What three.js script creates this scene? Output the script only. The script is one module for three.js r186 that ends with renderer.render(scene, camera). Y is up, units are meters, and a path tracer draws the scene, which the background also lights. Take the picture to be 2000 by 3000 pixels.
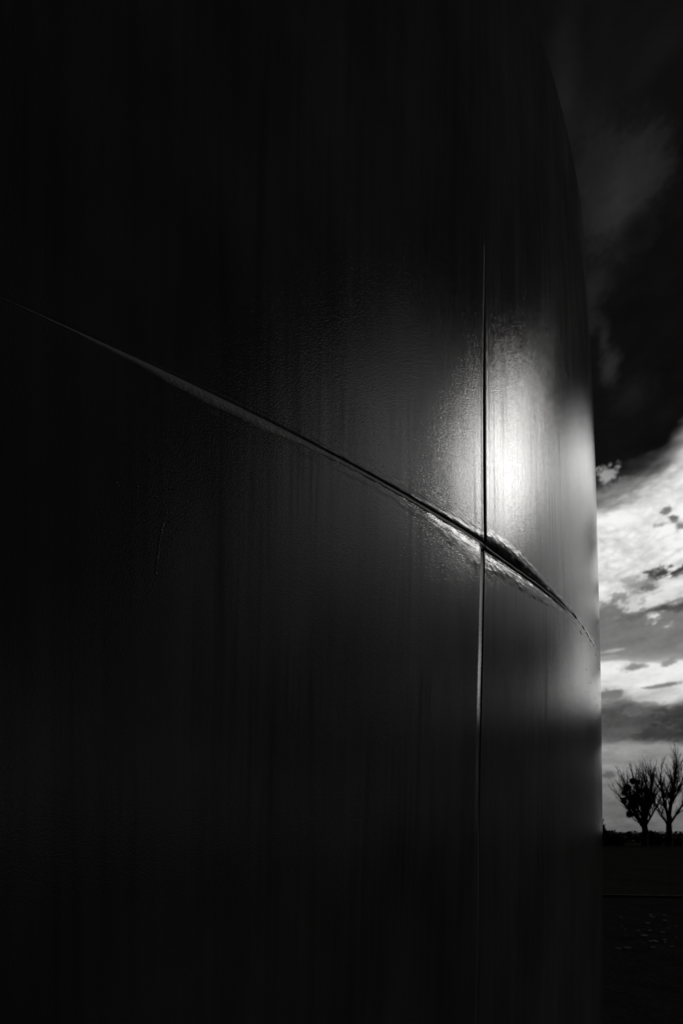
import * as THREE from 'three';
import { ImprovedNoise } from 'three/addons/math/ImprovedNoise.js';
import { mergeGeometries } from 'three/addons/utils/BufferGeometryUtils.js';

// ---------------------------------------------------------------- camera, sky, sun, exposure
const scene = new THREE.Scene();
const EYE = 1.55;
// a level camera with the lens shifted up, as verticals stay vertical
const camera = new THREE.PerspectiveCamera(2 * Math.atan(2440 / 1500) * 180 / Math.PI, 682 / 1024, 0.05, 3000);
camera.position.set(0, EYE, 0);
camera.lookAt(0, EYE, -10);
camera.setViewOffset(2000, 4880, 0, 0, 2000, 3000);
camera.focus = 1.35;
camera.userData.fStop = 3.2;

const renderer = new THREE.WebGLRenderer({ antialias: true });
renderer.setSize(682, 1024);
renderer.toneMapping = THREE.LinearToneMapping;
renderer.toneMappingExposure = 0.55;      // exposed for the bright cloud
renderer.shadowMap.enabled = true;
renderer.shadowMap.type = THREE.PCFSoftShadowMap;

const D2R = Math.PI / 180;
const SUN_AZ = 72.8, SUN_EL = 35.4;          // clockwise from straight ahead, above the horizon
const dirOf = (az, el) => new THREE.Vector3(Math.sin(az * D2R) * Math.cos(el * D2R), Math.sin(el * D2R), -Math.cos(az * D2R) * Math.cos(el * D2R));
const sunDir = dirOf(SUN_AZ, SUN_EL);
const sun = new THREE.DirectionalLight(new THREE.Color(1, 0.985, 0.96), 0.5);
sun.position.copy(sunDir).multiplyScalar(60);
sun.target.position.set(0, 1, -3);
sun.castShadow = true;
sun.shadow.radius = 20;                    // veiled by thin cloud at the edge of the deck
sun.shadow.mapSize.set(2048, 2048);
Object.assign(sun.shadow.camera, { left: -90, right: 90, top: 90, bottom: -90, near: 1, far: 220 });
scene.add(sun, sun.target);

// ---------------------------------------------------------------- helpers
const N3 = new ImprovedNoise();
const nz = (x, y, z) => N3.noise(x, y, z);
const fbm = (x, y, z, o = 4) => { let a = 0, w = 0.5; for (let i = 0; i < o; i++) { a += w * nz(x, y, z); x = x * 2.03 + 7.1; y = y * 2.03 + 3.3; z = z * 2.03 + 1.7; w *= 0.5; } return a; };
const clamp = (x, a = 0, b = 1) => Math.min(b, Math.max(a, x));
const sstep = (a, b, x) => { const t = clamp((x - a) / (b - a)); return t * t * (3 - 2 * t); };
const lerp = (a, b, t) => a + (b - a) * t;
const table = (pts) => (x) => {            // smooth monotone interpolation through points
  if (x <= pts[0][0]) return pts[0][1];
  for (let i = 1; i < pts.length; i++) if (x <= pts[i][0]) {
    const [x0, y0] = pts[i - 1], [x1, y1] = pts[i], h = x1 - x0, d = (y1 - y0) / h;
    const dp = i > 1 ? (y0 - pts[i - 2][1]) / (x0 - pts[i - 2][0]) : d, dn = i < pts.length - 1 ? (pts[i + 1][1] - y1) / (pts[i + 1][0] - x1) : d;
    const m0 = dp * d > 0 ? 2 * dp * d / (dp + d) : (i > 1 ? 0 : d), m1 = dn * d > 0 ? 2 * dn * d / (dn + d) : (i < pts.length - 1 ? 0 : d);
    const t = (x - x0) / h, t2 = t * t, t3 = t2 * t;
    return (2 * t3 - 3 * t2 + 1) * y0 + (t3 - 2 * t2 + t) * h * m0 + (-2 * t3 + 3 * t2) * y1 + (t3 - t2) * h * m1;
  }
  return pts[pts.length - 1][1];
};
let seed = 20241;
const rnd = () => { seed = (seed * 1664525 + 1013904223) >>> 0; return seed / 4294967296; };
const rr = (a, b) => a + (b - a) * rnd();

// ---------------------------------------------------------------- the sky: a heavy cloud deck that opens round the low sun, layered cloud below
{
  const W = 4096, H = 2048, data = new Float32Array(W * H * 4);
  const toLin = (g) => { const c = Math.max(g, 0) / 255; return c <= 0.04045 ? c / 12.92 : ((c + 0.055) / 1.055) ** 2.4; };
  const LIN = new Float32Array(2561); for (let i = 0; i <= 2560; i++) LIN[i] = toLin(i / 10);
  const lin = (g) => LIN[clamp(Math.round(g * 10), 0, 2560)];
  const edge = table([[-180, 9], [-120, 12], [-60, 18], [0, 26], [22, 28.6], [27, 29.3], [31, 30], [34, 32], [45, 35.3], [60, 36], [78, 37.2], [90, 40.5], [100, 41], [112, 40], [128, 34], [150, 14], [180, 9]]);
  const around = table([[-180, 0.05], [-120, 0.08], [-60, 0.3], [0, 1], [47, 1], [55, 0.78], [65, 0.58], [78, 0.3], [92, 0.25], [106, 0.15], [130, 0.1], [180, 0.06]]);
  const strata = table([[-3, 92], [0, 96], [3, 112], [5, 126], [6.6, 137], [7.7, 142], [8.4, 150], [9.3, 88], [11, 76], [12.1, 92], [12.9, 140], [13.7, 196], [14.5, 228], [16, 234], [16.5, 158], [17.4, 124], [19, 117], [20.3, 116], [21.1, 150], [22.2, 214], [23.5, 224], [25, 233], [28, 239], [90, 240]]);
  // single clouds: azimuth, elevation, half sizes, grey, strength, ragged
  const clouds = [
    [23.4, 52.5, 1.6, 3.0, 27, 0.9, 0.3], [28.2, 47.6, 3.4, 2.6, 43, 1, 0.45], [30.6, 47.9, 2.0, 1.3, 38, 0.8, 0.5], [26.2, 49.5, 2.2, 2.4, 31, 0.8, 0.4], [29.9, 45.6, 1.5, 0.8, 15, 0.9, 0.4],
    [26.2, 43.6, 1.6, 1.1, 31, 0.9, 0.6], [26.0, 41.9, 0.7, 0.9, 33, 0.8, 0.6], [27.6, 38.9, 0.8, 1.3, 42, 0.9, 0.6], [27.1, 40.6, 0.5, 1.3, 36, 0.8, 0.6], [29.6, 36.6, 1.7, 1.1, 27, 0.7, 0.5],
    [27.3, 31.7, 0.9, 0.75, 158, 0.95, 0.7], [28.5, 30.7, 1.4, 0.7, 120, 0.6, 0.6],
    [32.5, 28.1, 0.45, 0.34, 125, 1, 0.8], [33.0, 27.3, 0.42, 0.34, 112, 1, 0.8], [31.9, 27.0, 0.75, 0.2, 150, 0.9, 0.7], [33.5, 26.5, 0.6, 0.35, 120, 1, 0.8], [34.6, 27.2, 0.8, 0.5, 118, 1, 0.8],
    [32.0, 23.25, 1.1, 0.42, 66, 1, 0.8], [33.5, 23.0, 1.0, 0.42, 60, 1, 0.8], [35.6, 23.3, 1.5, 0.5, 70, 1, 0.7], [30.2, 22.75, 1.1, 0.55, 142, 0.9, 0.5], [29.3, 23.3, 0.8, 0.4, 165, 0.8, 0.5], [31.1, 22.2, 0.7, 0.3, 110, 0.9, 0.8],
    [28.3, 22.1, 0.55, 0.34, 150, 0.8, 1.3], [27.5, 21.1, 1.15, 0.75, 116, 0.95, 0.3], [33.1, 21.9, 1.5, 0.8, 226, 0.9, 0.6], [31.5, 21.3, 1.3, 0.7, 228, 0.95, 0.6], [29.7, 21.0, 0.8, 0.6, 215, 0.85, 0.7], [31.4, 19.9, 0.7, 0.5, 214, 0.95, 0.7], [32.4, 18.8, 0.7, 0.35, 190, 0.8, 0.7], [32.1, 20.35, 1.0, 0.34, 76, 1, 0.6], [33.6, 20.2, 1.1, 0.38, 84, 1, 0.6], [29.5, 20.2, 1.3, 0.28, 98, 0.7, 0.6],
    [28.0, 17.45, 1.2, 0.16, 175, 0.9, 0.4], [27.5, 16.95, 0.8, 0.14, 165, 0.7, 0.4], [33.0, 16.1, 0.5, 0.25, 150, 0.8, 0.6], [29.6, 15.75, 1.3, 0.35, 130, 0.9, 0.4], [32.4, 15.6, 0.6, 0.3, 130, 0.8, 0.5],
    [31.5, 13.7, 1.6, 0.2, 118, 0.85, 0.4], [27.6, 13.5, 1.2, 0.5, 118, 0.9, 0.4], [30.8, 13.0, 1.2, 0.45, 205, 0.85, 0.4], [32.5, 12.5, 1.2, 0.5, 212, 0.9, 0.4], [29.7, 11.5, 0.9, 0.35, 112, 0.6, 1.2],
    [33.2, 11.1, 1.8, 0.65, 58, 0.9, 0.4], [32.2, 9.5, 2.4, 0.6, 57, 0.9, 0.4], [34.8, 9.8, 2.2, 1.4, 52, 0.9, 0.4], [27.6, 5.75, 0.5, 0.45, 98, 0.9, 0.5],
    [40, 27.4, 4.2, 2.0, 55, 1, 0.4], [39.5, 17.3, 3.0, 0.9, 190, 0.8, 0.5], [44, 24.5, 3.5, 0.9, 120, 0.8, 0.5], [47.5, 17, 4.5, 2.4, 222, 0.9, 0.3],
  ];
  for (let r = 0; r < H; r++) {
    const el = (r + 0.5) / H * 180 - 90, ce = Math.cos(el * D2R), se = Math.sin(el * D2R);
    for (let c = 0; c < W; c++) {
      const k = (r * W + c) * 4;
      if (el < -1.5) { data[k] = data[k + 1] = data[k + 2] = 0.005; data[k + 3] = 1; continue; }
      const ang = ((c + 0.5) / W - 0.5) * 2 * Math.PI, x = Math.cos(ang) * ce, z = Math.sin(ang) * ce;
      const az = Math.atan2(x, -z) / D2R;
      const toSun = Math.acos(clamp(x * sunDir.x + se * sunDir.y + z * sunDir.z, -1, 1)) / D2R;
      // drifting noise, stretched along the horizon
      const far = toSun > 85;
      const n1 = fbm(x * 7, se * 17, z * 7, far ? 3 : 5), n2 = fbm(x * 22 + 9, se * 60, z * 22 - 4, far ? 2 : 4);
      const n3 = nz(x * 130 + 3, se * 190, z * 130) + (az > 15 && az < 54 ? 0.7 * nz(x * 280, se * 400, z * 280) + 0.6 * nz(x * 52 + 5, se * 80, z * 52) : 0);
      // the deck: very dark, faint structure
      let deck = 12.5 + 26 * sstep(80, 130, Math.abs(az)) + 9 * Math.max(0, n1 + 0.08) + 5 * n2;
      // the open part below it
      const e2 = el + n1 * 1.0 + n2 * 0.85 + 0.14 * (clamp(az, 0, 90) - 29) * sstep(20, 14, el) * sstep(60, 34, az);
      const near = az > 12 && az < 60 && el < 40;
      const bil = near ? 0.6 * Math.abs(nz(x * 38, se * 62, z * 38)) + 0.35 * Math.abs(nz(x * 85 + 4, se * 130, z * 85)) + 0.2 * Math.abs(nz(x * 180, se * 260, z * 180 + 2)) - 0.3 : 0;
      let open = strata(e2 + bil * 3.2 * sstep(17, 20, el));
      open += bil * 70 * sstep(21, 24, el);
      open += (n2 * 26 + n3 * 5) * sstep(26, 18, el) + Math.min(0, n1 + 0.04) * 60 * sstep(24, 30, el) + (n2 * 46 + n1 * 30 - 5) * sstep(20, 23, el);
      const e = edge(az) + n1 * 2.4 + n2 * 0.8;
      const m = sstep(e + 2.6, e - 0.9, el);
      let g = lerp(deck, open, m ** 1.5);
      if (az > 15 && az < 54) for (const [ca, cel, ra, re, gray, str, rag] of clouds) {
        const da = (az - ca) / ra, de = (el - cel) / re;
        if (Math.abs(da) > 2 || Math.abs(de) > 2) continue;
        const high = cel > 33, q = Math.sqrt(da * da + de * de) + (high ? 0.6 : 1) * rag * (n2 * 2.6 + n3 * 0.6 + bil * 1.6);
        g = lerp(g, gray + n2 * gray * 0.25, str * sstep(high ? 1.6 : 1.35, high ? 0.1 : 0.45, q));
      }
      let L = lin(clamp(g, 6, 246));
      // light: the opening glows towards the sun and dies away round the rest of the horizon
      L *= around(az) + (1 - around(az)) * 0.6 * sstep(27, 33, el) * sstep(45, 20, toSun);
      // behind the trees to the right a low bank of rain cloud
      L *= 1 - 0.75 * sstep(33.5, 38, az) * sstep(13.5, 10.5, el + n1 * 2) * sstep(110, 70, az);
      const glow = m * (0.75 * Math.exp(-((toSun / 17) ** 2)) * lerp(1, sstep(23, 34, el), sstep(100, 88, az)) + 0.3 * Math.exp(-((toSun / 6) ** 2)) + 0.8 * sstep(40, 30, toSun) * sstep(30, 34, el) * sstep(60, 48, az));
      L += 0.7 * sstep(44.5, 49, az) * sstep(62, 55, az) * sstep(12.5, 15, el + n1) * sstep(23, 19, el + n1);   // sunlit cloud bank
      L += glow + 0.06 * Math.exp(-((Math.max(el, 0) / 7) ** 2)) * sstep(85, 105, az);  // pale horizon
      L /= 0.55;
      data[k] = L * 1.004; data[k + 1] = L; data[k + 2] = L * 0.996; data[k + 3] = 1;
    }
  }
  const sky = new THREE.DataTexture(data, W, H, THREE.RGBAFormat, THREE.FloatType);
  sky.mapping = THREE.EquirectangularReflectionMapping;
  sky.magFilter = sky.minFilter = THREE.LinearFilter;
  sky.needsUpdate = true;
  scene.background = sky;
  scene.environment = sky;
}

// ---------------------------------------------------------------- textures of surfaces
function dataTex(w, h, fn, color = false) {
  const d = new Uint8Array(w * h * 4);
  for (let j = 0; j < h; j++) for (let i = 0; i < w; i++) {
    const v = clamp(fn(i / w, j / h)) * 255, k = (j * w + i) * 4;
    d[k] = d[k + 1] = d[k + 2] = v; d[k + 3] = 255;
  }
  const t = new THREE.DataTexture(d, w, h);
  t.wrapS = t.wrapT = THREE.RepeatWrapping; t.magFilter = THREE.LinearFilter; t.minFilter = THREE.LinearMipmapLinearFilter; t.generateMipmaps = true;
  if (color) t.colorSpace = THREE.SRGBColorSpace;
  t.needsUpdate = true; return t;
}
// gradient noise on a lattice that closes on itself, so that no joint shows where a texture repeats
const GR = Array.from({ length: 4096 }, () => { const a = rnd() * 6.2832; return [Math.cos(a), Math.sin(a)]; });
const lat = (i, j, o) => GR[(((i * 73856093) ^ (j * 19349663) ^ (o * 83492791)) >>> 0) & 4095];
function ring2(x, y, px, py, o) {
  const i = Math.floor(x), j = Math.floor(y), u = x - i, v = y - j, q = (w) => w * w * w * (w * (w * 6 - 15) + 10), m = (a, n) => ((a % n) + n) % n;
  const g = (a, b, c, d) => { const r = lat(m(a, px), m(b, py), o); return r[0] * c + r[1] * d; };
  return lerp(lerp(g(i, j, u, v), g(i + 1, j, u - 1, v), q(u)), lerp(g(i, j + 1, u, v - 1), g(i + 1, j + 1, u - 1, v - 1), q(u)), q(v));
}
const tiled = (u, v, fx, fy, o, ox = 0) => {
  let a = 0, w = 0.5; fx = Math.round(fx); fy = Math.round(fy);
  for (let k = 0; k < o; k++) { a += w * ring2(u * fx, v * fy, fx, fy, Math.round(ox * 10) + k * 7); fx *= 2; fy *= 2; w *= 0.5; }
  return a * 1.15;
};
const peel = dataTex(1024, 1024, (u, v) => 0.5 + 1.15 * tiled(u, v, 84, 70, 2, 3.7) + 0.28 * tiled(u, v, 30, 26, 2, 8.1));
const streakTone = (u, v) => { const a = tiled(u, v, 60, 3.2, 3, 1.3), b = tiled(u, v, 17, 1.6, 3, 6.2), c = tiled(u, v, 5, 4, 4, 4.4); return [a, b, c]; };
const dirt = dataTex(1024, 1024, (u, v) => { const [a, b, c] = streakTone(u, v); return 0.8 + 0.12 * a + 0.10 * b + 0.32 * c - 0.5 * Math.max(0, tiled(u, v, 46, 2, 2, 9.1) - 0.2); }, true);
const gloss = dataTex(1024, 1024, (u, v) => { const [a, b, c] = streakTone(u, v); return 0.66 + 0.24 * a + 0.14 * b + 0.3 * c + 0.6 * Math.max(0, tiled(u, v, 46, 2, 2, 9.1) - 0.2) + 0.12 * tiled(u, v, 160, 120, 2, 2.2); });
// rain-washed dirt dulls the gloss in thin runs of uneven length
const dull = (() => {
  const w = 1024, d = new Uint8Array(w * w * 4);
  for (let j = 0; j < w; j++) for (let i = 0; i < w; i++) {
    const u = i / w, v = j / w, thin = Math.max(0, tiled(u, v, 95, 4, 2, 2.7) + 0.05), wide = Math.max(0, tiled(u, v, 28, 3, 2, 7.7)), patch = sstep(-0.15, 0.25, tiled(u, v, 5, 4, 3, 3.1));
    const k = (j * w + i) * 4; d[k] = d[k + 1] = d[k + 2] = 255; d[k + 3] = 255 * clamp(1 - (1.5 * thin + 0.9 * wide) * (0.25 + 0.75 * patch) - 0.25 * Math.max(0, tiled(u, v, 200, 200, 1, 4.2)), 0.25, 1);
  }
  const t = new THREE.DataTexture(d, w, w); t.wrapS = t.wrapT = THREE.RepeatWrapping; t.magFilter = THREE.LinearFilter; t.needsUpdate = true; return t;
})();
const repeat = (t, w, h) => { t = t.clone(); t.repeat.set(1 / w, 1 / h); t.needsUpdate = true; return t; };

const paint = new THREE.MeshPhysicalMaterial({
  name: 'black_gloss_paint', color: new THREE.Color().setRGB(0.08, 0.08, 0.08), map: repeat(dirt, 1.3, 2.1), roughness: 0.16, roughnessMap: repeat(gloss, 1.3, 2.1),
  bumpMap: repeat(peel, 0.22, 0.22), bumpScale: 0.0002, ior: 1.5, metalness: 0, specularIntensityMap: repeat(dull, 1.1, 1.7),
});
const weldPaint = new THREE.MeshPhysicalMaterial({ name: 'dusty_weld_paint', color: new THREE.Color().setRGB(0.16, 0.16, 0.16), roughness: 0.5, bumpMap: repeat(peel, 0.2, 0.2), bumpScale: 0.0005 });
const chipped = new THREE.MeshStandardMaterial({ name: 'bare_pits', color: new THREE.Color().setRGB(0.008, 0.008, 0.008), roughness: 1 });

function add(o, name, parent = scene) { o.name = name; o.traverse((c) => { if (c.isMesh) c.castShadow = c.receiveShadow = true; }); parent.add(o); return o; }
const structure = (o) => { o.userData.kind = 'structure'; return o; };

// ---------------------------------------------------------------- the steel structure: a drum-like body of two courses of plates, its plan curve carried up to a rounded rim
const RING = 2.30, SEAM = 0.99, STEP = 0.01;
const plan = (() => {                        // arc length -> [x, depth, heading]
  const head = (s) => {
    const t = s / 2.6;
    if (s < 0) return 0.5296 + 0.226 * s - (s < -1.5 ? 1.35 * (s + 1.5) ** 2 : 0);
    const poly = (q) => 0.5296 + 0.5868 * q - 0.2745 * q * q + 0.3887 * q * q * q;
    return s < 2.7 ? poly(t) : poly(2.7 / 2.6) + 0.476 * (s - 2.7) + 0.55 * (s - 2.7) ** 2;
  };
  const walk = (dir, n) => { const out = []; let x = -0.4283, z = 0.746; for (let i = 0; i < n; i++) { const s = dir * i * STEP, h = head(s + dir * STEP / 2); out.push([s, x, z, head(s)]); x += dir * Math.cos(h) * STEP; z += dir * Math.sin(h) * STEP; } return out; };
  const right = walk(1, 441), left = walk(-1, 271).slice(1).reverse();
  const pts = [...left, ...right];
  // the far side: one smooth curve from the nose back to the tail
  const a = pts[pts.length - 1], b = pts[0], L = Math.hypot(b[1] - a[1], b[2] - a[2]) * 1.15;
  const ta = [Math.cos(a[3]), Math.sin(a[3])], tb = [Math.cos(b[3]), Math.sin(b[3])];
  const far = []; let s = a[0], px = a[1], pz = a[2];
  for (let i = 1; i <= 400; i++) {
    const t = i / 400, t2 = t * t, t3 = t2 * t, h0 = 2 * t3 - 3 * t2 + 1, h1 = t3 - 2 * t2 + t, h2 = -2 * t3 + 3 * t2, h3 = t3 - t2;
    const x = h0 * a[1] + h1 * L * ta[0] + h2 * b[1] + h3 * L * tb[0], z = h0 * a[2] + h1 * L * ta[1] + h2 * b[2] + h3 * L * tb[1];
    s += Math.hypot(x - px, z - pz); far.push([s, x, z, Math.atan2(z - pz, x - px)]); px = x; pz = z;
  }
  const all = [...pts, ...far];
  const s0 = all[0][0], s1 = all[all.length - 1][0];
  const at = (s) => {
    s = clamp(s, s0, s1 - 1e-6);
    let lo, hi;
    if (s < a[0]) { lo = Math.min(pts.length - 2, Math.max(0, Math.floor((s - s0) / STEP + 1e-9))); }
    else { lo = pts.length - 1; hi = all.length - 1; while (hi - lo > 1) { const m = (lo + hi) >> 1; if (all[m][0] <= s) lo = m; else hi = m; } }
    const p = all[lo], q = all[lo + 1], t = (s - p[0]) / (q[0] - p[0]);
    return [lerp(p[1], q[1], t), lerp(p[2], q[2], t), s < a[0] ? head(s) : Math.atan2(q[2] - p[2], q[1] - p[1])];
  };
  return { at, s0, s1, near: a[0] };
})();
const TOP = 4.215, ROUND = 0.03;
const taper = table([[0, -0.017], [0.9, -0.0167], [1.58, -0.0158], [2.07, -0.0116], [2.57, -0.0023], [3.0, 0.0073], [3.4, 0.0185], [3.7, 0.0315], [3.9, 0.041], [4.05, 0.048], [4.22, 0.054]]);
const rollIn = (y) => { const q = clamp((y - TOP + ROUND) / ROUND); return ROUND * (1 - Math.sqrt(Math.max(0, 1 - q * q))); };
const lean = (y) => y < RING ? 0.047 * (y - RING) : 0.010 * sstep(RING, 3.2, y) + 0.035 * sstep(2.8, 4.0, y);
const COLS = [plan.s0, -1.62, SEAM, 3.62, (3.62 + plan.s1) / 2, plan.s1], ROWS = [-0.05, RING, TOP];
// half widths of the pressed-in joint along the ring, above and below it
const ringUp = table([[-2, 0.006], [0.3, 0.006], [0.6, 0.005], [0.9, 0.007], [0.97, 0.010], [1.03, 0.020], [1.12, 0.022], [1.3, 0.015], [1.45, 0.009], [1.65, 0.006], [1.9, 0.005], [2.4, 0.003]]);
const ringDown = table([[-2, 0.008], [0.1, 0.012], [0.35, 0.016], [0.6, 0.012], [0.85, 0.026], [0.95, 0.038], [1.0, 0.036], [1.06, 0.026], [1.25, 0.024], [1.5, 0.014], [1.8, 0.007], [2.4, 0.004]]);
const ringDeep = table([[-2, 0.0002], [-0.1, 0.0003], [0.15, 0.0014], [0.4, 0.0022], [0.85, 0.0035], [0.97, 0.0046], [1.04, 0.0090], [1.12, 0.0098], [1.3, 0.0055], [1.45, 0.0028], [1.65, 0.0016], [1.9, 0.0009], [2.4, 0.0005]]);
const seamDeep = (y) => 0.0046 * sstep(1.30, 1.75, y) * sstep(3.2, 2.55, y) + 0.0005;
function skin(sig, y) {                      // point on the painted surface
  const s = sig + lean(y) * sstep(0.9, 0.2, Math.abs(sig - SEAM));
  const [x, z, h] = plan.at(s);
  const w = sstep(0.4, 1.4, s) * sstep(plan.s1 - 0.6, plan.near + 0.4, s);
  let d = taper(y) * w + rollIn(y);
  // slow buckling of the plates
  d += 0.0011 * nz(s * 2.3 + 3, y * 1.7, 4.2) + 0.0004 * nz(s * 6.1, y * 4.3, 9.2);
  // joint along the ring, wandering a little, with torn paint at its lips
  const wob = 0.0016 * nz(s * 5, 3.3, 0.5) + 0.0005 * nz(s * 23, 1.3, 7.5);
  const dy = y - RING - wob, rag = 1 + 0.20 * nz(s * 75, y * 25, 2.2) + 0.14 * nz(s * 190, y * 60, 5.2);
  const hw = (dy > 0 ? ringUp(s) : ringDown(s)) * rag, t = Math.abs(dy) / hw;
  if (t < 1) d += ringDeep(s) * (1 - t) ** (dy > 0 ? 1.2 : 2.1);
  else if (t < 2.2) d -= ringDeep(s) * 0.06 * Math.sin(Math.PI * (t - 1) / 1.2) * (1 + nz(s * 60, y * 90, 1.1) * 0.8);
  if (Math.abs(dy) < 0.05) d += 0.00042 * nz(s * 70, dy * 140, 3.3) * (1 - Math.abs(dy) / 0.05) * sstep(0.2, 0.7, s);
  // the lower right plate sits a little deeper beside the crossing; its neighbour rolls down to it
  if (y < RING) d += 0.0085 * sstep(1.25, 1.8, y) * (sig < SEAM + 0.004 ? clamp((sig - SEAM + 0.021 + 0.003 * nz(y * 14, 2.1, 6.6)) / 0.025) : sstep(1.85, 1.05, s)) * sstep(0, 0.012, RING - y);
  // upright joints
  for (const c of COLS) {
    const ds = sig - c + 0.0008 * nz(y * 4, c, 2.5);
    const low = y < RING;                    // below the ring only a nick beside the raised bead
    const tt = low ? Math.abs(ds - 0.0075) / 0.0035 : Math.abs(ds) / (ds < 0 ? 0.0060 : 0.0068);
    if (tt < 1) d += seamDeep(y) * (low ? 0.8 * (1 - tt) : (1 - tt) ** 0.9);
    else if (tt < 2.6) d -= seamDeep(y) * 0.05 * Math.sin(Math.PI * (tt - 1) / 1.6);
  }
  // outward is to the right of the walk
  return new THREE.Vector3(x - Math.sin(h) * d, y, -(z + Math.cos(h) * d));
}
function gridMesh(us, vs, fn, uvOf) {
  const nu = us.length, nv = vs.length, P = new Float32Array(nu * nv * 3), Q = new Float32Array(nu * nv * 3), T = new Float32Array(nu * nv * 2), I = [];
  const e = 0.0007, a = new THREE.Vector3(), b = new THREE.Vector3();
  for (let j = 0; j < nv; j++) for (let i = 0; i < nu; i++) {
    const k = j * nu + i, p = fn(us[i], vs[j]);
    P.set([p.x, p.y, p.z], k * 3);
    a.subVectors(fn(us[i] + e, vs[j]), fn(us[i] - e, vs[j])); b.subVectors(fn(us[i], vs[j] + e), fn(us[i], vs[j] - e));
    a.cross(b).normalize(); Q.set([a.x, a.y, a.z], k * 3);
    T.set(uvOf(us[i], vs[j]), k * 2);
    if (i < nu - 1 && j < nv - 1) I.push(k, k + 1, k + nu, k + 1, k + nu + 1, k + nu);
  }
  const g = new THREE.BufferGeometry();
  g.setAttribute('position', new THREE.BufferAttribute(P, 3)); g.setAttribute('normal', new THREE.BufferAttribute(Q, 3)); g.setAttribute('uv', new THREE.BufferAttribute(T, 2));
  g.setIndex(I); return g;
}
// steps that crowd together at the joints
function steps(a, b, fine, coarse, reach = 0.06) {
  const out = [a]; let x = a;
  while (x < b - 1e-6) { const q = Math.min(x - a, b - x); x += q < reach ? fine : Math.min(coarse, fine + (q - reach) * 0.25 + fine); if (b - x < fine * 0.6) x = b; out.push(Math.min(x, b)); }
  return out;
}
const sculpture = new THREE.Group();
sculpture.userData = { label: 'huge curved black painted steel structure filling the frame, crossed by weld seams', category: 'structure' };
add(sculpture, 'steel_structure');
const uvM = (s, y) => [s, y];
const panelLabels = { '2,0': 'lower left steel panel below the long seam', '2,1': 'upper left steel panel', '3,0': 'lower right steel panel curving round the nose', '3,1': 'upper right steel panel holding the bright glare' };
for (let r = 0; r < 2; r++) for (let c = 0; c < COLS.length - 1; c++) {
  const seen = (c === 1 || c === 2) && r < 2;
  const us = seen ? steps(COLS[c], COLS[c + 1], 0.0016, 0.018, 0.02) : steps(COLS[c], COLS[c + 1], 0.03, 0.12);
  const vs = seen ? steps(ROWS[r], ROWS[r + 1], 0.0016, 0.03, 0.055) : steps(ROWS[r], ROWS[r + 1], 0.03, 0.12);
  const m = add(new THREE.Mesh(gridMesh(us, vs, skin, uvM), paint), 'steel_panel', sculpture);
  if (panelLabels[`${c + 1},${r}`]) m.userData.label = panelLabels[`${c + 1},${r}`];
}
{ // the closed top
  const sh = []; for (let s = plan.s0; s < plan.s1; s += 0.05) sh.push(skin(s, TOP));
  const mid = sh.reduce((a, p) => a.add(p), new THREE.Vector3()).multiplyScalar(1 / sh.length); mid.y += 0.05;
  const P = [], T = []; sh.forEach((p, i) => { const q = sh[(i + 1) % sh.length]; for (const v of [p, q, mid]) { P.push(v.x, v.y, v.z); T.push(v.x, v.z); } });
  const g = new THREE.BufferGeometry(); g.setAttribute('position', new THREE.Float32BufferAttribute(P, 3)); g.setAttribute('uv', new THREE.Float32BufferAttribute(T, 2)); g.computeVertexNormals();
  add(new THREE.Mesh(g, paint), 'top_plate', sculpture);
}
{ // weld metal lying in the joints: a dusty bead that swells and thins along the ring, a thin one up the seam
  const half = table([[-0.06, 0.0006], [0, 0.0012], [0.1, 0.0034], [0.2, 0.0075], [0.33, 0.0085], [0.42, 0.006], [0.52, 0.0038], [0.7, 0.003], [0.85, 0.0028], [0.98, 0.003], [1.1, 0.002], [1.6, 0.0015]]);
  const bead = (s, t) => {                   // t -1..1 across the bead
    const w = 1.25 * half(s) * (1 + 0.10 * nz(s * 40, 1.1, 4.4)), wob = 0.0016 * nz(s * 5, 3.3, 0.5) + 0.0005 * nz(s * 23, 1.3, 7.5);
    const y = RING + wob + (t - 1) * w + 0.001;
    const p = skin(s, y), [, , h] = plan.at(s), out = (1 - t * t) * (0.0006 + 0.12 * w) * (1 + 0.3 * nz(s * 120, t, 3)) + 0.0001;
    p.x += Math.sin(h) * out; p.z += Math.cos(h) * out; return p;
  };
  const us = []; for (let s = -0.06; s <= 1.62; s += 0.004) us.push(s);
  add(new THREE.Mesh(gridMesh(us, [-1, -0.75, -0.5, -0.2, 0.1, 0.4, 0.65, 0.85, 1], bead, (s, t) => [s, t * 0.01]), weldPaint), 'weld_seam', sculpture).userData.label = 'long horizontal weld seam, dusty along its left half';
  const rib = (y, t) => {
    const sg = SEAM + (y < RING ? 0.0075 : 0) + t * 0.0012, p = skin(sg, y), [, , h] = plan.at(sg), out = (1 - t * t) * 0.0006 + 0.0001;
    p.x += Math.sin(h) * out; p.z += Math.cos(h) * out; return p;
  };
  for (const [a, b, label] of [[0.3, RING - 0.006, 'upright weld seam below the long seam'], [RING + 0.006, 3.1, 'upright weld seam above the long seam']]) {
    const ys = []; for (let y = a; y <= b; y += 0.01) ys.push(y);
    add(new THREE.Mesh(gridMesh([-1, -0.8, -0.6, -0.4, -0.2, 0, 0.2, 0.4, 0.6, 0.8, 1], ys, (t, y) => rib(y, t), (t, y) => [t * 0.007, y]), weldPaint), 'weld_seam', sculpture).userData.label = label;
  }
}
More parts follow.
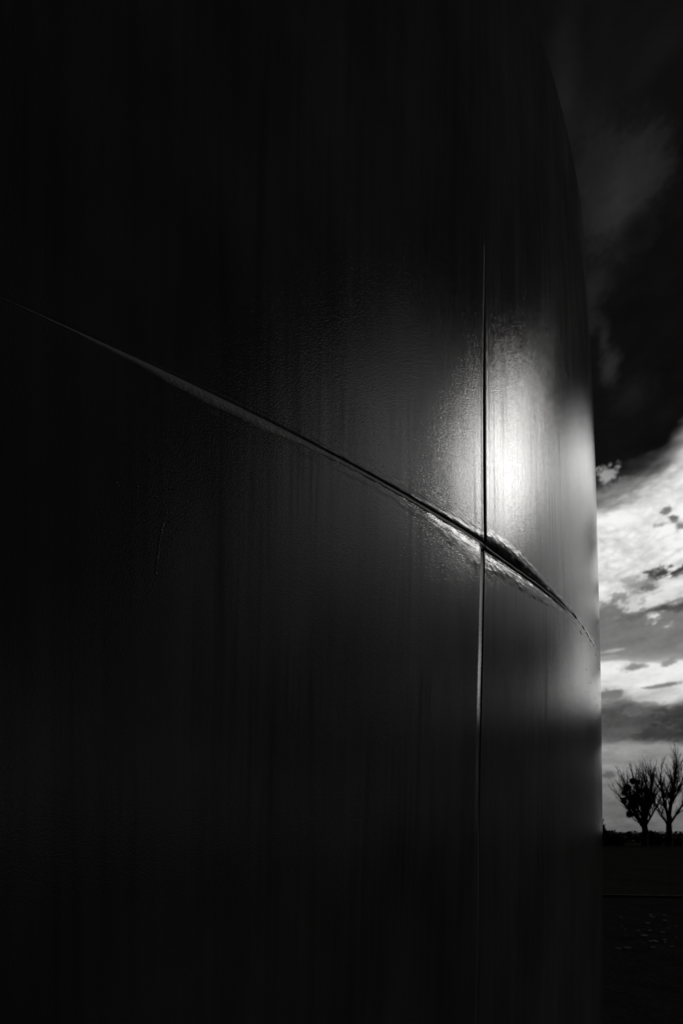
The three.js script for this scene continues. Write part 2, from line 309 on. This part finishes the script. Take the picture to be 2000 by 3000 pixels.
{ // pits and cracks in the paint where the ring runs out, blisters on the left plate
  const bits = [], put = (s, y, ls, ly, tilt) => {
    const g = new THREE.SphereGeometry(1, 8, 5), p = skin(s, y), [, , h] = plan.at(s);
    g.scale(ls, ly, 0.0007); g.rotateZ(tilt); g.rotateY(h); g.translate(p.x, p.y, p.z); return g;
  };
  const cracks = [[1.62, 0.006, 0.030, 0.0032], [1.68, 0.001, 0.024, 0.0028], [1.74, -0.003, 0.026, 0.0034], [1.70, -0.03, 0.014, 0.0020], [1.80, -0.006, 0.028, 0.0032], [1.86, -0.01, 0.018, 0.003], [1.93, -0.008, 0.008, 0.002], [1.98, -0.03, 0.006, 0.003], [2.06, -0.012, 0.007, 0.003], [2.12, -0.05, 0.010, 0.004]];
  for (const [s, dy, l, w] of cracks) bits.push(put(s, RING + dy, l, w, -0.12 + rr(-0.1, 0.1)));
  for (let i = 0; i < 16; i++) { const w = rr(0.0012, 0.0026); bits.push(put(rr(1.75, 2.1), RING - rr(0.08, 0.42), w, w, 0)); }
  for (let i = 0; i < 22; i++) { const w = rr(0.0006, 0.0011); bits.push(put(rr(1.02, 1.5), RING + rr(0.02, 0.3), w, w, 0)); }
  const pits = add(new THREE.Mesh(mergeGeometries(bits), chipped), 'paint_pits', sculpture); pits.userData = { kind: 'stuff', label: 'small dark pits and cracks in the paint' };
  const bl = [];
  for (let i = 0; i < 26; i++) { const g = new THREE.SphereGeometry(rr(0.0009, 0.0016), 8, 6), p = skin(0.17 + 0.09 * (rnd() + rnd() - 1), RING - 0.19 + 0.07 * (rnd() + rnd() - 1)); g.translate(p.x, p.y, p.z); bl.push(g); }
  for (let i = 0; i < 40; i++) { const g = new THREE.SphereGeometry(rr(0.0006, 0.0011), 6, 5), p = skin(rr(0.1, 0.9), RING - rr(0.05, 0.5)); g.translate(p.x, p.y, p.z); bl.push(g); }
  const blis = add(new THREE.Mesh(mergeGeometries(bl), paint), 'paint_blisters', sculpture); blis.userData = { kind: 'stuff', label: 'tiny raised blisters in the paint' };
  // one long scratch
  const sc = []; for (let i = 0; i <= 24; i++) { const t = i / 24, p = skin(0.165 - 0.02 * t + 0.008 * t * t, RING - 0.245 - 0.09 * t), [, , h] = plan.at(0.16); p.x += Math.sin(h) * 0.0002; p.z += Math.cos(h) * 0.0002; sc.push(p); }
  add(new THREE.Mesh(new THREE.TubeGeometry(new THREE.CatmullRomCurve3(sc), 40, 0.0008, 6), paint), 'scratch', sculpture).userData.label = 'long thin scratch down the left panel';
}

// ---------------------------------------------------------------- ground
const soil = dataTex(512, 512, (u, v) => 0.7 + 0.28 * tiled(u, v, 40, 40, 4, 2.1) + 0.2 * tiled(u, v, 6, 6, 3, 5.1), true);
const meadowMat = new THREE.MeshPhysicalMaterial({ specularIntensity: 0, name: 'winter_grass', color: new THREE.Color().setRGB(0.05, 0.052, 0.047), map: repeat(soil, 9, 9), roughness: 1, bumpMap: repeat(soil, 1.3, 1.3), bumpScale: 0.02 });
const tarMat = new THREE.MeshPhysicalMaterial({ specularIntensity: 0, name: 'asphalt', color: new THREE.Color().setRGB(0.042, 0.042, 0.042), map: repeat(soil, 2.3, 2.3), roughness: 0.95, bumpMap: repeat(soil, 0.4, 0.4), bumpScale: 0.003 });
const kerbMat = new THREE.MeshPhysicalMaterial({ specularIntensity: 0.1, name: 'concrete_kerb', color: new THREE.Color().setRGB(0.07, 0.07, 0.07), map: repeat(soil, 0.9, 0.9), roughness: 0.95 });
{
  const g = new THREE.PlaneGeometry(2400, 2400, 1, 1); g.rotateX(-Math.PI / 2); const uv = g.attributes.uv; for (let i = 0; i < uv.count; i++) uv.setXY(i, uv.getX(i) * 2400, uv.getY(i) * 2400);
  structure(add(new THREE.Mesh(g, meadowMat), 'ground'));
  // paved forecourt, its far kerb running slightly towards us on the right
  const A = [-14, -14.6], B = [26, -10.2], sh = new THREE.Shape([new THREE.Vector2(A[0], -A[1]), new THREE.Vector2(-14, -9), new THREE.Vector2(26, -9), new THREE.Vector2(B[0], -B[1])]);
  const pg = new THREE.ShapeGeometry(sh); pg.rotateX(-Math.PI / 2); pg.translate(0, 0.006, 0);
  structure(add(new THREE.Mesh(pg, tarMat), 'pavement'));
  const len = Math.hypot(B[0] - A[0], B[1] - A[1]), ang = -Math.atan2(B[1] - A[1], B[0] - A[0]);
  const kerb = structure(add(new THREE.Group(), 'kerb')); kerb.position.set(A[0], 0, A[1]); kerb.rotation.y = ang;
  const kg = new THREE.BoxGeometry(0.985, 0.1, 0.12); kg.translate(0, 0.01, 0);
  for (let i = 0; i < len - 1; i++) { const k = add(new THREE.Mesh(kg, kerbMat), 'kerb_stone', kerb); k.position.set(i + 0.5, rr(-0.004, 0.004), rr(-0.004, 0.004)); }
  const lv = [];
  for (let i = 0; i < 34; i++) {
    const l = new THREE.CircleGeometry(rr(0.025, 0.055), 7); l.scale(1, rr(0.5, 0.8), 1); l.rotateX(-Math.PI / 2 + rr(-0.35, 0.35)); l.rotateY(rr(0, 6.3));
    const z = rr(6.7, 9.6); l.translate(z * rr(0.51, 0.72), 0.03, -z); lv.push(l);
  }
  const leaves = add(new THREE.Mesh(mergeGeometries(lv), new THREE.MeshStandardMaterial({ name: 'dead_leaves', color: new THREE.Color().setRGB(0.028, 0.027, 0.025), roughness: 1, side: THREE.DoubleSide })), 'fallen_leaves');
  leaves.userData = { kind: 'stuff', label: 'dead leaves scattered on the dark paving', category: 'leaves' };
}

// ---------------------------------------------------------------- bare trees with mistletoe, bushes
const bark = new THREE.MeshStandardMaterial({ name: 'dark_bark', color: new THREE.Color().setRGB(0.03, 0.028, 0.026), roughness: 1 });
const green = new THREE.MeshStandardMaterial({ name: 'evergreen_leaf', color: new THREE.Color().setRGB(0.035, 0.04, 0.028), roughness: 0.9, side: THREE.DoubleSide });
const UPV = new THREE.Vector3(0, 1, 0);
function limb(a, b, r0, r1, sides) {
  const d = new THREE.Vector3().subVectors(b, a), g = new THREE.CylinderGeometry(r1, r0, d.length(), sides, 1, true);
  g.applyQuaternion(new THREE.Quaternion().setFromUnitVectors(UPV, d.clone().normalize())); g.translate((a.x + b.x) / 2, (a.y + b.y) / 2, (a.z + b.z) / 2); return g;
}
function clump(r, n, size) {                 // a loose ball of small leaves and stems
  const out = [];
  for (let i = 0; i < n; i++) {
    const d = new THREE.Vector3(rr(-1, 1), rr(-1, 1), rr(-1, 1)); if (d.length() > 1) { i--; continue; }
    const l = new THREE.PlaneGeometry(size * rr(0.6, 1.3), size * rr(0.3, 0.6)); l.rotateX(rr(0, 6.3)); l.rotateY(rr(0, 6.3)); l.rotateZ(rr(0, 6.3));
    d.multiplyScalar(r * (0.75 + 0.35 * nz(d.x * 2.5, d.y * 2.5, d.z * 2.5 + r * 9) + 0.2)); l.translate(d.x, d.y, d.z); out.push(l);
  }
  return mergeGeometries(out);
}
function grow(stems, levels, opts) {
  const wood = [[], []], tips = [];
  const go = (p, dir, len, r, lev) => {
    let q = p, d = dir.clone(); const n = lev === 0 ? 6 : 4;
    for (let i = 0; i < n; i++) {
      const r0 = r * (1 - 0.62 * i / n), r1 = r * (1 - 0.62 * (i + 1) / n);
      d.add(new THREE.Vector3(rr(-1, 1), rr(-0.6, 1), rr(-1, 1)).multiplyScalar(lev ? 0.16 : 0.09)); d.y += opts.rise * (lev ? 0.12 : 0.04); d.normalize();
      const e = q.clone().addScaledVector(d, len / n);
      wood[lev < 2 ? 0 : 1].push(limb(q, e, r0, r1, lev < 2 ? 7 : 4));
      if (lev < levels && (i > 0 || lev > 0)) for (let k = 0, m = opts.kids[lev]; k < m; k++) {
        const side = new THREE.Vector3(rr(-1, 1), 0, rr(-1, 1)).normalize(), f = opts.spread[lev] * rr(0.7, 1.25);
        const nd = d.clone().multiplyScalar(1).addScaledVector(side, f).normalize();
        go(q.clone().lerp(e, rnd()), nd, len * opts.shrink[lev] * rr(0.7, 1.15) * (1 - 0.35 * i / n), r1 * (lev < 1 ? 0.55 : 0.45), lev + 1);
      }
      q = e; if (lev <= 1 && i > 0) tips.push(e.clone());
    }
  };
  const [th, tr] = opts.trunk; let q = new THREE.Vector3(0, -0.1, 0);
  for (let i = 1; i <= 4; i++) { const e = new THREE.Vector3(rr(-0.08, 0.08), th * i / 4, rr(-0.08, 0.08)); wood[0].push(limb(q, e, tr * (1.25 - 0.1 * i), tr * (1.15 - 0.1 * i), 9)); q = e; }
  for (const [dx, dy, dz, len, r] of stems) go(new THREE.Vector3(0, th * (0.92 - 0.42 * Math.min(1.2, Math.abs(dx))) * rr(0.8, 1), 0), new THREE.Vector3(dx, dy, dz).normalize(), len, r, 0);
  return { trunk: mergeGeometries(wood[0]), twigs: mergeGeometries(wood[1]), tips };
}
function tree(x, z, stems, opts, label, group, balls) {
  const t = new THREE.Group(); t.position.set(x, 0, z); t.userData = { label, category: 'tree', group }; add(t, numbered('bare_tree'));
  const g = grow(stems, 3, opts);
  add(new THREE.Mesh(g.trunk, bark), 'trunk', t); add(new THREE.Mesh(g.twigs, bark), 'crown', t);
  for (const [bx, by, bz, r] of balls) { const m = add(new THREE.Mesh(clump(r * 0.82, 420, r * 0.34), green), 'mistletoe', t); const at = new THREE.Vector3(bx, by, bz), free = g.tips.filter((p) => !p.used).sort((a, b) => a.distanceTo(at) - b.distanceTo(at))[0]; free.used = true; m.position.copy(free); }   // each sits on a branch
  return t;
}
const taken = {};
function numbered(n) { const k = taken[n] = (taken[n] ?? -1) + 1; return k ? `${n}_${String(k).padStart(3, '0')}` : n; }
const DEP = 60, px = 25;                     // metres away; the tree row stands square to us
const GRP = 'bare trees in a row across the field';
const opts = { rise: 0.9, kids: [3, 2, 2], trunk: [3.6, 0.36], spread: [0.55, 0.6, 0.6], shrink: [0.52, 0.5, 0.5] };
const t1 = tree(35.5, -DEP, [[-0.95, 1, 0.1, 4.49, 0.12], [-0.75, 1, -0.15, 5.03, 0.13], [-0.2, 1, 0.25, 5.66, 0.16], [0.16, 1, -0.25, 5.75, 0.16], [-0.62, 1, 0.1, 5.09, 0.153], [-0.34, 1, -0.1, 5.6, 0.17], [-0.1, 1, -0.2, 5.63, 0.187], [0.08, 1, 0.15, 5.92, 0.204], [0.26, 1, -0.1, 5.98, 0.17], [0.52, 1, 0.1, 4.86, 0.128]], opts,
  'bare tree hung with round mistletoe clumps, left of the two', GRP,
  [[-1.85, 6.6, 0.3, 0.55], [-1.5, 7.55, 0, 0.45], [-1.25, 5.55, 0.2, 0.7], [-1.55, 4.8, 0, 0.55], [-1.75, 3.65, 0.1, 0.5], [-2.5, 6.2, 0, 0.45], [-0.9, 7.3, 0.2, 0.36], [-0.85, 6.3, 0, 0.34], [-2.4, 5.6, 0, 0.4], [-1.7, 5.1, 0.3, 0.4], [0.7, 5.4, 0.1, 0.2], [0.1, 6.6, 0, 0.4], [-2.9, 4.55, 0.1, 0.2]]);
const t2 = tree(39.6, -DEP - 2, [[-0.2, 1, 0.1, 5.96, 0.187], [0, 1, 0.1, 6.7, 0.221], [0.2, 1, -0.1, 6.56, 0.204], [0.45, 1, 0.1, 5.44, 0.153], [-0.45, 1, -0.1, 4.24, 0.111]], opts,
  'bare many-stemmed tree cut off by the right edge', GRP, [[0.4, 6.2, 0, 0.4]]);
// the row goes on past the frame; the nose of the structure mirrors it
[[45, -58, 0.7, 1.05], [50.5, -55, 2.2, 0.98], [56, -51, 4.1, 1.1], [61, -46, 5.2, 1.0], [65, -40, 1.2, 1.12], [68, -33, 3.3, 1.05]].forEach(([x, z, turn, sc]) => {
  const c = t2.clone(); c.name = numbered('bare_tree'); c.position.set(x, 0, z); c.rotation.y = turn; c.scale.setScalar(sc);
  c.userData = { label: 'bare tree of the row past the right edge', category: 'tree', group: 'bare trees past the right edge' }; scene.add(c);
});
const bushes = [[30.4, -61, 1.6, 3.6, 'dark bush half hidden behind the black structure'], [32.0, -63, 1.1, 1.2, 'low dark bush left of the rounded bush'], [33.2, -62, 1.05, 1.7, 'rounded dark bush left of the mistletoe tree'], [34.4, -64, 1.2, 1.1, 'low dark bush at the foot of the mistletoe tree'], [37.3, -62, 1.0, 1.75, 'pointed dark bush between the two bare trees'], [38.6, -63, 0.9, 1.3, 'small dark bush left of the cut off tree'], [41, -63, 1.6, 1.5, 'low dark bush under the cut off tree']];
for (const [x, z, w, h, label] of bushes) {
  const b = new THREE.Group(); b.position.set(x, 0, z); b.userData = { label, category: 'bush', group: 'dark bushes along the field edge' }; add(b, numbered('bush'));
  const parts = []; for (let i = 0; i < 6; i++) { const r = rr(0.45, 0.75), g = clump(1, 260, 0.28); g.scale(w * r, h * 0.45, w * r); g.translate(rr(-0.5, 0.5) * w, h * rr(0.25, 0.62), rr(-0.4, 0.4) * w); parts.push(g); }
  add(new THREE.Mesh(mergeGeometries(parts), green), 'foliage', b);
  const st = []; for (let i = 0; i < 5; i++) st.push(limb(new THREE.Vector3(rr(-0.2, 0.2), -0.05, 0), new THREE.Vector3(rr(-0.6, 0.6) * w, h * 0.7, rr(-0.3, 0.3)), 0.05, 0.02, 5));
  add(new THREE.Mesh(mergeGeometries(st), bark), 'stems', b);
}
{ // a far hedge line closes the field
  const parts = [], base = clump(1, 150, 0.35);
  for (let i = 0; i < 130; i++) { const g = base.clone(), s = rr(0.7, 1.9); g.rotateY(rr(0, 6)); g.scale(s * 1.6, s * 0.8, s); g.translate(18 + i * 0.9, s * 0.35, -84 + rr(-2, 2)); parts.push(g); }
  const hedge = add(new THREE.Mesh(mergeGeometries(parts), green), 'hedgerow'); hedge.userData = { kind: 'stuff', label: 'far dark hedge line along the horizon', category: 'hedge' };
}
renderer.render(scene, camera);
